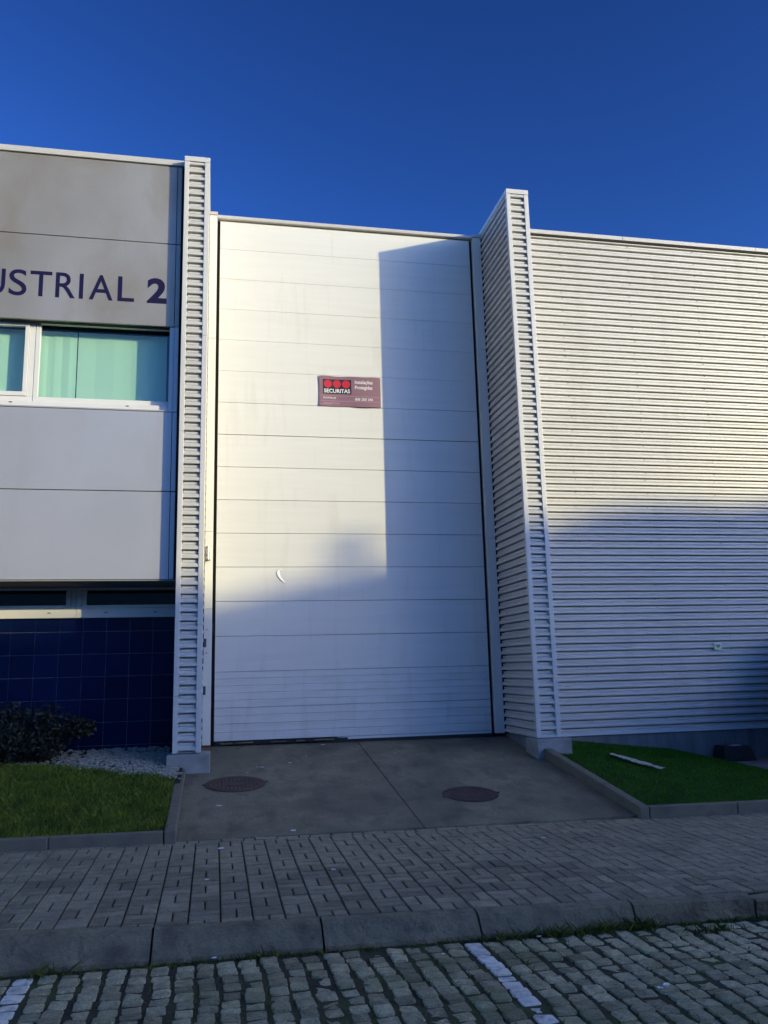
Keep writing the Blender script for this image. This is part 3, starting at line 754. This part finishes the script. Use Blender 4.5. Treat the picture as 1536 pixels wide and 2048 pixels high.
# manhole covers
def manhole(label, cx, cy, r, lug_ang):
    t = thing('manhole_cover', label, 'manhole cover', group='round iron manhole covers in the driveway')
    z0 = DW(cx, cy)
    def P(x, y, h): return (cx+x, cy+y, DW(cx+x, cy+y)+h)
    n = 48
    mb = MB()
    for rr, h in ((r, .001), (r, .006), (r-.028, .006), (r-.028, .0015)):
        mb.v += [P(rr*math.cos(2*math.pi*k/n), rr*math.sin(2*math.pi*k/n), h) for k in range(n)]
    for q in range(3):
        for k in range(n): mb.f.append((q*n+k, q*n+(k+1)%n, q*n+n+(k+1)%n, q*n+n+k))
    mb.build('frame_ring', MT['iron'], t)
    mb = MB()
    for rr in (r+.012, r-.036): mb.v += [P(rr*math.cos(2*math.pi*k/n), rr*math.sin(2*math.pi*k/n), .0012) for k in range(n)]
    for k in range(n): mb.f.append((k, (k+1)%n, n+(k+1)%n, n+k))
    mb.build('gap_ring', MT['black'], t)
    mb = MB(); rings = [(0, .004), (.08, .005), (.082, .008), (.10, .008), (.102, .005), (r-.06, .0055), (r-.058, .008), (r-.034, .008), (r-.033, .001)]
    mb.v.append(P(0, 0, .005))
    for rr, h in rings[1:]: mb.v += [P(rr*math.cos(2*math.pi*k/n), rr*math.sin(2*math.pi*k/n), h) for k in range(n)]
    for k in range(n): mb.f.append((0, 1+k, 1+(k+1)%n))
    for q in range(len(rings)-2):
        for k in range(n): mb.f.append((1+q*n+k, 1+q*n+n+k, 1+q*n+n+(k+1)%n, 1+q*n+(k+1)%n))
    mb.build('cover_plate', MT['iron'], t)
    mb = MB()
    for a in np.arange(-r+.05, r-.04, .045):
        for b in np.arange(-r+.05, r-.04, .045):
            d = math.hypot(a, b)
            if .115 < d < r-.075:
                mb.hexa([P(a+dx*.013, b+dy*.013, .004) for dx, dy in ((-1,-1),(1,-1),(1,1),(-1,1))], [P(a+dx*.009, b+dy*.009, .009) for dx, dy in ((-1,-1),(1,-1),(1,1),(-1,1))])
    mb.build('raised_studs', MT['iron'], t)
    for a in lug_ang:
        mb = MB(); ux, uy = math.cos(a), math.sin(a)
        c = [P((r+s_)*ux - w*uy, (r+s_)*uy + w*ux, .001) for s_, w in ((-.01,-.016),(.042,-.016),(.042,.016),(-.01,.016))]
        mb.hexa([(q[0], q[1], q[2]-.01) for q in c], [(q[0], q[1], q[2]+.005) for q in c]); mb.build('lug', MT['black'], t, .004)
    return at(t, (cx, cy, z0))
manhole('round rusty manhole cover on the driveway, in front of the left fin', .262, -1.985, .342, (math.radians(178), math.radians(8)))
manhole('round rusty manhole cover on the driveway, nearer the pavement and the turf', 2.842, -2.85, .305, (math.radians(190), math.radians(2)))

# rodent bait box
bb = thing('bait_box', 'small black plastic box with a white label against the concrete plinth', 'box')
bx0, bx1, by0, by1, bz0, bz1 = 7.49, 8.03, -.62, -.26, -.498, -.275
mb = MB(); mb.hexa([(bx0,by0,bz0),(bx1,by0,bz0),(bx1,by1,bz0),(bx0,by1,bz0)], [(bx0+.05,by0+.06,bz1),(bx1-.05,by0+.06,bz1),(bx1-.05,by1,bz1),(bx0+.05,by1,bz1)])
mb.build('box_body', MT['black'], bb, .03, seg=3)
MB().box(bx0+.2, bx0+.36, by0+.09, by0+.20, bz1+.001, bz1+.004).build('label_plate', MT['white'], bb)
MB().cyl((bx0+.05, by0+.012, bz0+.07), .03, (0, -1, .25), .012, 12).build('entry_hole', MT['shadowgap'], bb)
at(bb, (7.76, -.45, -.495))

# sticker plate on the hall wall
st = thing('wall_plate', 'small pale square plate with a green mark on the corrugated wall', 'plate')
MB().box(7.755, 7.885, YR-.014, YR-.002, 1.165, 1.285).build('plate', MT['sticker'], st, .003)
mb = MB(); c = (7.822, 1.222)
pts = [(c[0]+.036*math.cos(a)*(1+.3*math.sin(3*a)), YR-.0165, c[1]+.034*math.sin(a)*(1+.25*math.cos(2*a))) for a in np.linspace(0, 2*math.pi, 15)[:-1]]
mb.v = pts; mb.f = [tuple(range(14))[::-1]]; mb.build('green_mark', MT['sgreen'], st)
at(st, (7.82, YR, 1.165))
# dark ring bracket at the right edge
rb = thing('ring_bracket', 'small dark ring bracket on the corrugated wall at the right edge', 'bracket')
MB().box(8.83, 8.95, YR-.010, YR-.002, 1.40, 1.53).build('back_plate', MT['clad'], rb, .003)
mb = MB().tube([(8.89+.048*math.cos(a), YR-.018, 1.465+.052*math.sin(a)) for a in np.linspace(0, 2*math.pi, 9)], .010, 6)
mb.build('ring', MT['black'], rb)
at(rb, (8.89, YR, 1.4))

# crumpled white strip on the turf
mb = MB(); n = 22
for i in range(n+1):
    t = i/n; x = 5.25+.22*t+random.uniform(-.012, .012); y = -1.46-.92*t; w_ = .05+.035*math.sin(math.pi*min(1, t*1.15))+random.uniform(-.014, .014)
    for k in range(4):
        s_ = (k/3-.5)*2; xx = x+s_*w_*.97; yy = y+s_*w_*.24+random.uniform(-.006, .006)
        mb.v.append((xx, yy, TURF(xx, yy)+.030+random.uniform(0, .014)))
for i in range(n):
    for k in range(3): a = i*4+k; mb.f.append((a, a+1, a+5, a+4))
o = mb.build('plastic_strip', mat('crumpled_white_plastic', (.40,.39,.35), .6, var=.5, vscale=18)); sm = o.modifiers.new('solid', 'SOLIDIFY'); sm.thickness = .003
tag(o, 'crumpled whitish plastic strip lying on the right turf', 'litter')

# litter scraps
def scrap(x, y, z, s, m, label, rot=None):
    mb = MB(); r = random.Random(int(x*1000)+int(y*7000)); n = 6
    top = [(s*math.cos(2*math.pi*k/n)*r.uniform(.6, 1.2), s*.55*math.sin(2*math.pi*k/n)*r.uniform(.6, 1.2), s*.12+r.uniform(0, s*.2)) for k in range(n)]
    bot = [(p[0]*.96, p[1]*.96, 0) for p in top]; mb.prism(None, bot, top)
    o = mb.build('litter_scrap', m); o.location = (x, y, z); o.rotation_euler.z = r.uniform(-.5, .5); return tag(o, label, 'litter', 'litter scraps')
def on(px, py, f, it=12):
    d = (px-768)/1664.8*r2 - (py-1024)/1664.8*u2 + fw; t = 8.
    for _ in range(40):
        p = vw + d*t; e_ = p.z - f(p.x, p.y); t -= e_/(d.z-.1) if abs(d.z-.1) > 1e-3 else 0
    return vw + d*t
LIT = [  # pixel, size, material, surface, label
 (646,1490,.030,'white',DW,'white scrap lying closest to the left half of the door bottom'),
 (514,1534,.020,'white',DW,'small white crumb just behind the left manhole cover, left of a longer one'),
 (523,1535,.028,'white',DW,'longer white scrap just behind the left manhole cover'),
 (580,1526,.028,'white',DW,'white scrap right of the left manhole cover, in front of the door'),
 (612,1512,.018,'white',DW,'tiny white crumb between the left manhole cover and the door'),
 (438,1612,.034,'white',DW,'white scrap in front of the left manhole cover, near the left edging'),
 (495,1546,.018,'white',DW,'tiny white crumb at the back rim of the left manhole cover'),
 (790,1507,.024,'white',DW,'white scrap on the driveway right of its centre joint'),
 (587,1662,.034,'white',DW,'white scrap at the front edge of the driveway beside the pavement'),
 (441,1698,.035,'white',PAV,'pale scrap on the pavement bricks just below the left end of the driveway'),
 (414,1760,.024,'white',PAV,'small white crumb on the middle of the pavement at the left'),
 (1087,1676,.022,'white',PAV,'white scrap on the pavement bricks in front of the right manhole cover'),
 (667,1740,.03,'white',PAV,'pale scrap on the pavement bricks left of the centre'),
 (427,1919,.020,'swhite',ROAD,'small white scrap at the kerb foot left of the red scrap'),
 (657,1901,.018,'sred',ROAD,'small red scrap of litter at the foot of the kerb'),
 (1077,1876,.022,'swhite',ROAD,'white scrap at the kerb foot right of the long parking line'),
 (1334,1973,.030,'swhite',ROAD,'bright white scrap among the cobblestones at the lower right'),
 (1320,1979,.020,'blind',ROAD,'cream pebble-sized scrap beside the bright white scrap on the cobblestones'),
 (887,1911,.014,'swhite',ROAD,'tiny white crumb on the cobblestones left of the long parking line')]
for (px, py, s_, c, f_, lb) in LIT:
    p = on(px, py, f_); scrap(p.x, p.y, f_(p.x, p.y)+(.008 if f_ is ROAD else .002), s_, MT[c], lb)

# ------------------------------------------------------------------ vegetation
def blades(name, P, Hh, Wd, lean, m, label, cat=None, kind='stuff'):
    n = len(P); a = rng.uniform(0, 2*np.pi, n); h = Hh*(.35+rng.uniform(0, 1, n)**1.8); w = Wd*rng.uniform(.6, 1.2, n)
    dx, dy = np.cos(a), np.sin(a); la = rng.uniform(0, 2*np.pi, n); l = lean*h*rng.uniform(.2, 1.2, n)
    V = np.empty((n, 4, 3)); z = P[:, 2]
    V[:, 0] = np.stack([P[:, 0]-dx*w/2, P[:, 1]-dy*w/2, z], 1); V[:, 1] = np.stack([P[:, 0]+dx*w/2, P[:, 1]+dy*w/2, z], 1)
    V[:, 2] = np.stack([P[:, 0]+np.cos(la)*l*.4+dx*w*.35, P[:, 1]+np.sin(la)*l*.4+dy*w*.35, z+h*.6], 1)
    V[:, 3] = np.stack([P[:, 0]+np.cos(la)*l, P[:, 1]+np.sin(la)*l, z+h], 1)
    b = np.arange(n)[:, None]*4
    F = np.concatenate([b+[0, 1, 2], b+[0, 2, 3]], 0)
    me = bpy.data.meshes.new(name); me.vertices.add(n*4); me.vertices.foreach_set('co', V.astype(np.float32).ravel())
    me.loops.add(F.size); me.loops.foreach_set('vertex_index', F.astype(np.int32).ravel())
    me.polygons.add(len(F)); me.polygons.foreach_set('loop_start', np.arange(0, F.size, 3, dtype=np.int32))
    me.materials.append(m); me.update(calc_edges=True)
    return tag(link(name, me), label, cat, kind=kind)
GE = lambda x: np.interp(x, [-9, -4, -2.55, -1.77, -1.0, -.5], [-.75, -.8, -.93, -1.11, -1.62, -1.95])
n = 95000; x = rng.uniform(-5.0, -.435, n); y = rng.uniform(-3.86, -.7, n)
k = y < GE(x) + rng.normal(0, .035, n); x, y = x[k], y[k]
blades('lawn_grass', np.stack([x, y, .075+.132*y-.014 + .012*np.sin(x*7)*np.sin(y*6)], 1), .055, .008, .7, MT['grass'], 'short mown natural grass of the left lawn', 'grass')
n = 90000; x = rng.uniform(4.42, 7.35, n); y = rng.uniform(-3.86, -.20, n)
zt = np.array([TURF(a, b) for a, b in zip(x, y)])
blades('artificial_turf', np.stack([x, y, zt-.008], 1), .026, .007, .5, MT['turf'], 'dense dark green turf wedge on the right', 'turf')
# weeds and moss at the foot of the kerb and in the cobble joints
pts_ = []
for i in range(5200):
    x = rng.uniform(-3.5, 5.5); d = abs(rng.normal(0, .025)); dens = .35 + .65*(math.sin(x*2.1+1.) > 0)
    if x > 1.4: dens = 1
    if rng.random() < dens: pts_.append((x, -6.715-d, ROAD(x)-.010))
for i in range(16000):
    x = rng.uniform(-2.5, 4.5); y = rng.uniform(-8.6, -6.74)
    f = math.sin(x*1.7+.4)*math.sin(y*2.3) + .5*(x > 1.6) + .35*(x < 0.4)
    if f > .1 and abs(((x-1.63)/PC+.5) % 1-.0) < .10 + .1*rng.random(): pts_.append((x, y, ROAD(x)-.012))
blades('joint_weeds', np.array(pts_), .026, .006, 1.0, MT['weed'], 'low weeds and moss in the cobble joints along the kerb', 'weeds')
tuft = []
for (cx, cy, s_, m_) in ((2.80, -6.73, .09, 160), (2.50, -6.74, .16, 260), (1.95, -6.75, .2, 160), (.30, -6.735, .1, 60), (3.2, -6.9, .12, 80), (-.9, -6.74, .15, 60), (2.2, -6.74, .12, 120)):
    for i in range(m_): tuft.append((cx+rng.normal(0, s_*.6), cy-abs(rng.normal(0, .03)), ROAD(cx)-.01))
blades('weed_tufts', np.array(tuft), .065, .008, 1.1, MT['weed'], 'taller weed tufts at the kerb joint', 'weeds')

# gravel strip
def stone(seed):
    r = random.Random(seed); mb = MB(); t = (1+5**.5)/2
    V = [(-1,t,0),(1,t,0),(-1,-t,0),(1,-t,0),(0,-1,t),(0,1,t),(0,-1,-t),(0,1,-t),(t,0,-1),(t,0,1),(-t,0,-1),(-t,0,1)]
    V = [tuple(c/1.9*r.uniform(.72, 1.15) for c in v) for v in V]
    F = [(0,11,5),(0,5,1),(0,1,7),(0,7,10),(0,10,11),(1,5,9),(5,11,4),(11,10,2),(10,7,6),(7,1,8),(3,9,4),(3,4,2),(3,2,6),(3,6,8),(3,8,9),(4,9,5),(2,4,11),(6,2,10),(8,6,7),(9,8,1)]
    return np.array(V), np.array(F)
sv = [stone(i) for i in range(8)]
VV, FF, o_ = [], [], 0
for i in range(5200):
    x = rng.uniform(-4.2, -.36) if i < 3800 else rng.uniform(-1.6, -.45); y = rng.uniform(-2.1, -.3)
    if y < GE(x) + rng.normal(0, .05) or (x > -.57 and y > -1.44): continue
    V, F = sv[i % 8]; s_ = rng.uniform(.010, .026); a = rng.uniform(0, 6.28)
    R = np.array([[math.cos(a), -math.sin(a), 0], [math.sin(a), math.cos(a), 0], [0, 0, .7]])
    VV.append(V@R.T*s_*[1.3, 1, 1] + [x, y, LAWN(x, y)-.008+rng.uniform(0, .018)]); FF.append(F+o_); o_ += 12
VV = np.concatenate(VV); FF = np.concatenate(FF)
me = bpy.data.meshes.new('gravel'); me.from_pydata(VV.tolist(), [], FF.tolist()); me.materials.append(MT['gravel']); me.update()
tag(link('gravel', me), 'loose pale gravel between the lawn and the navy tiled wall', 'gravel', kind='stuff')

# shrub by the tiled wall
def leaf_cloud(name, parent, blobs, n, size, m):
    V, F = [], []
    for i in range(n):
        c = blobs[rng.integers(len(blobs))]
        d = rng.normal(0, 1, 3); d /= np.linalg.norm(d); p = np.array(c[:3]) + d*np.array(c[3:6])*rng.uniform(.35, 1.05)
        if p[2] < c[6]: continue
        a = rng.normal(0, 1, 3); a /= np.linalg.norm(a); b = np.cross(a, rng.normal(0, 1, 3)); b /= np.linalg.norm(b); s_ = size*rng.uniform(.6, 1.3)
        k_ = len(V); V += [p-a*s_, p+b*s_*.4, p+a*s_, p-b*s_*.4]; F.append((k_, k_+1, k_+2, k_+3))
    me = bpy.data.meshes.new(name); me.from_pydata([tuple(v) for v in V], [], F); me.materials.append(m); me.update()
    return link(name, me, parent)
sh = thing('shrub', 'dark low shrub in front of the navy tiled wall, lower left', 'shrub')
leaf_cloud('foliage', sh, [(-2.45,-.85,.36,.42,.34,.36,.0), (-2.0,-.85,.36,.30,.28,.30,.0), (-2.75,-.9,.34,.4,.35,.40,.0), (-1.66,-.85,.36,.20,.16,.12,.0), (-2.1,-.9,.15,.3,.25,.16,-.02), (-2.5,-.95,.2,.45,.3,.2,-.04)], 5200, .036, MT['leaf'])
mb = MB()
for i in range(26):
    a = random.uniform(0, 6.28); x0 = -2.3+random.uniform(-.35, .25); e_ = (x0+.45*math.cos(a), -.87+.25*math.sin(a), random.uniform(.35, .72))
    mb.tube([(x0, -.87, -.05), ((x0+e_[0])/2, -.87+.1*math.sin(a), .3), e_], [.012, .008, .003], 5)
mb.build('stems', MT['twig'], sh); at(sh, (-2.3, -.87, -.04))
# spiky plant reaching in from the left edge
yu = thing('yucca', 'spiky leaf tips of a plant at the left edge before the tiled wall', 'plant')
mb = MB()
for i in range(90):
    a = random.uniform(0, 6.28); el_ = random.uniform(-.3, 1.2); Ln = random.uniform(.40, .52); c = Vector((-3.08, -.92, 1.46))
    d = Vector((math.cos(a)*math.cos(el_), .8*math.sin(a)*math.cos(el_), math.sin(el_))); s_ = d.cross(Vector((0,0,1))).normalized()*.020
    mid = c+d*Ln*.55; end = c+d*Ln+Vector((0,0,-.06)); k_ = len(mb.v); mb.v += [tuple(c-s_*.6), tuple(c+s_*.6), tuple(mid+s_), tuple(mid-s_), tuple(end)]; mb.f += [(k_, k_+1, k_+2, k_+3), (k_+3, k_+2, k_+4)]
mb.build('leaf_rosette', MT['leaf'], yu)
MB().tube([(-3.10,-.92,-.1), (-3.14,-.92,.7), (-3.08,-.92,1.46)], [.06,.05,.045], 8).build('trunk', MT['twig'], yu); at(yu, (-3.10, -.92, -.05))
# unseen shrub added beyond the right edge to darken the hall wall
hs_ = thing('added_shade_shrub', 'unseen dark shrub added beyond the right edge to shade the hall wall', 'shrub')
leaf_cloud('foliage', hs_, [(9.15,-.80,.25,.55,.45,.75,-.5), (9.25,-.75,.95,.45,.42,.60,-.5), (9.8,-.9,.5,.7,.6,1.0,-.5), (8.95,-.70,-.2,.50,.36,.33,-.5), (10.5,-.9,.5,.6,.6,.9,-.5), (8.75,-1.75,.35,.5,.5,.85,-.5), (8.45,-2.5,.35,.55,.5,.9,-.5), (9.2,-2.1,.5,.6,.6,1.0,-.5)], 20000, .06, MT['leaf'])
mb = MB()
for i in range(16):
    x0 = 9.0+i*.1; mb.tube([(x0, -.8, -.52), (x0+random.uniform(-.2, .2), -.8+random.uniform(-.2, .2), .2), (x0+random.uniform(-.3, .3), -.8+random.uniform(-.3, .3), .9)], [.03, .02, .006], 6)
mb.build('stems', MT['twig'], hs_); at(hs_, (9.5, -.8, -.5))

# ------------------------------------------------------------------ building across the street (casts the evening shadow on the lower facades)
hh = Vector((math.sin(AZ), -math.cos(AZ), 0)); ll = Vector((math.cos(AZ), math.sin(AZ), 0))
op = thing('opposite_building', 'flat-roofed office block across the street, behind the camera', 'building')
LD = 60.; RZ = 12.98 + (LD-50)*math.tan(EL)
def obx(t0, t1, d0, d1, z0, z1, name, m, parent=op, bevel=0):
    q = lambda t, d, z: tuple(hh*d + ll*t + Vector((0, 0, z)))
    mb = MB(); mb.hexa([q(t0,d0,z0), q(t1,d0,z0), q(t1,d1,z0), q(t0,d1,z0)], [q(t0,d0,z1), q(t1,d0,z1), q(t1,d1,z1), q(t0,d1,z1)])
    return mb.build(name, m, parent, bevel)
obx(-40, 26, LD+.3, LD+14, -1, RZ-.6, 'wall', MT['opp'])
obx(-40.3, 26.3, LD, LD+14.3, RZ-.6, RZ, 'parapet', MT['coping'])
for fl_ in range(4):
    for k in range(-4, 12):
        obx(-22+4*k, -19.6+4*k, LD+.24, LD+.34, .8+3.6*fl_, 2.6+3.6*fl_, 'window', MT['oppglass'])
q = lambda t, z: hh*(LD+.06) + ll*t + Vector((0, 0, z))
prof = [(-.1, 0), (.3, .06), (.7, .10), (1.5, .15), (1.75, .10), (2.6, .14), (3.1, .26), (3.4, .35), (3.9, .35), (4.4, .26), (4.9, .09), (5.3, 0)]
mb = MB(); A = [tuple(q(t, RZ-.02+z)) for t, z in prof]; B = [tuple(Vector(p)+hh*2) for p in A]; mb.prism(None, A, B); mb.build('roof_hood', MT['coping'], op)
q0 = q(1.22, RZ-.1) + hh*.4; mb = MB().cyl(q0, .05, (0,0,1), .55, 8).cyl(q0+Vector((0,0,.5)), .24, (0,0,1), .3, 12, .18); mb.build('vent_cowl', MT['trim'], op)
at(op, tuple(hh*LD))

o2_ = thing('added_shed', 'unseen low grey shed added behind the camera to darken the window reflections', 'building')  # unseen shed added to block the bright low sky mirrored in the windows
MB().box(-75, 14, -62, -45, -1.2, 8.6).build('wall', MT['opp'], o2_)
MB().box(-75.3, 14.3, -62.3, -44.7, 8.6, 9.2).build('parapet', MT['coping'], o2_)
for k in range(16):
    MB().box(-72+5.3*k, -69+5.3*k, -45.08, -44.96, 3.6, 5.4).build('window', MT['oppglass'], o2_)
    if k % 4 == 1: MB().box(-72+5.3*k, -68.4+5.3*k, -45.06, -44.95, -.9, 2.6).build('added_shed_door', MT['clad'], o2_)
at(o2_, (-30, -45, -1))
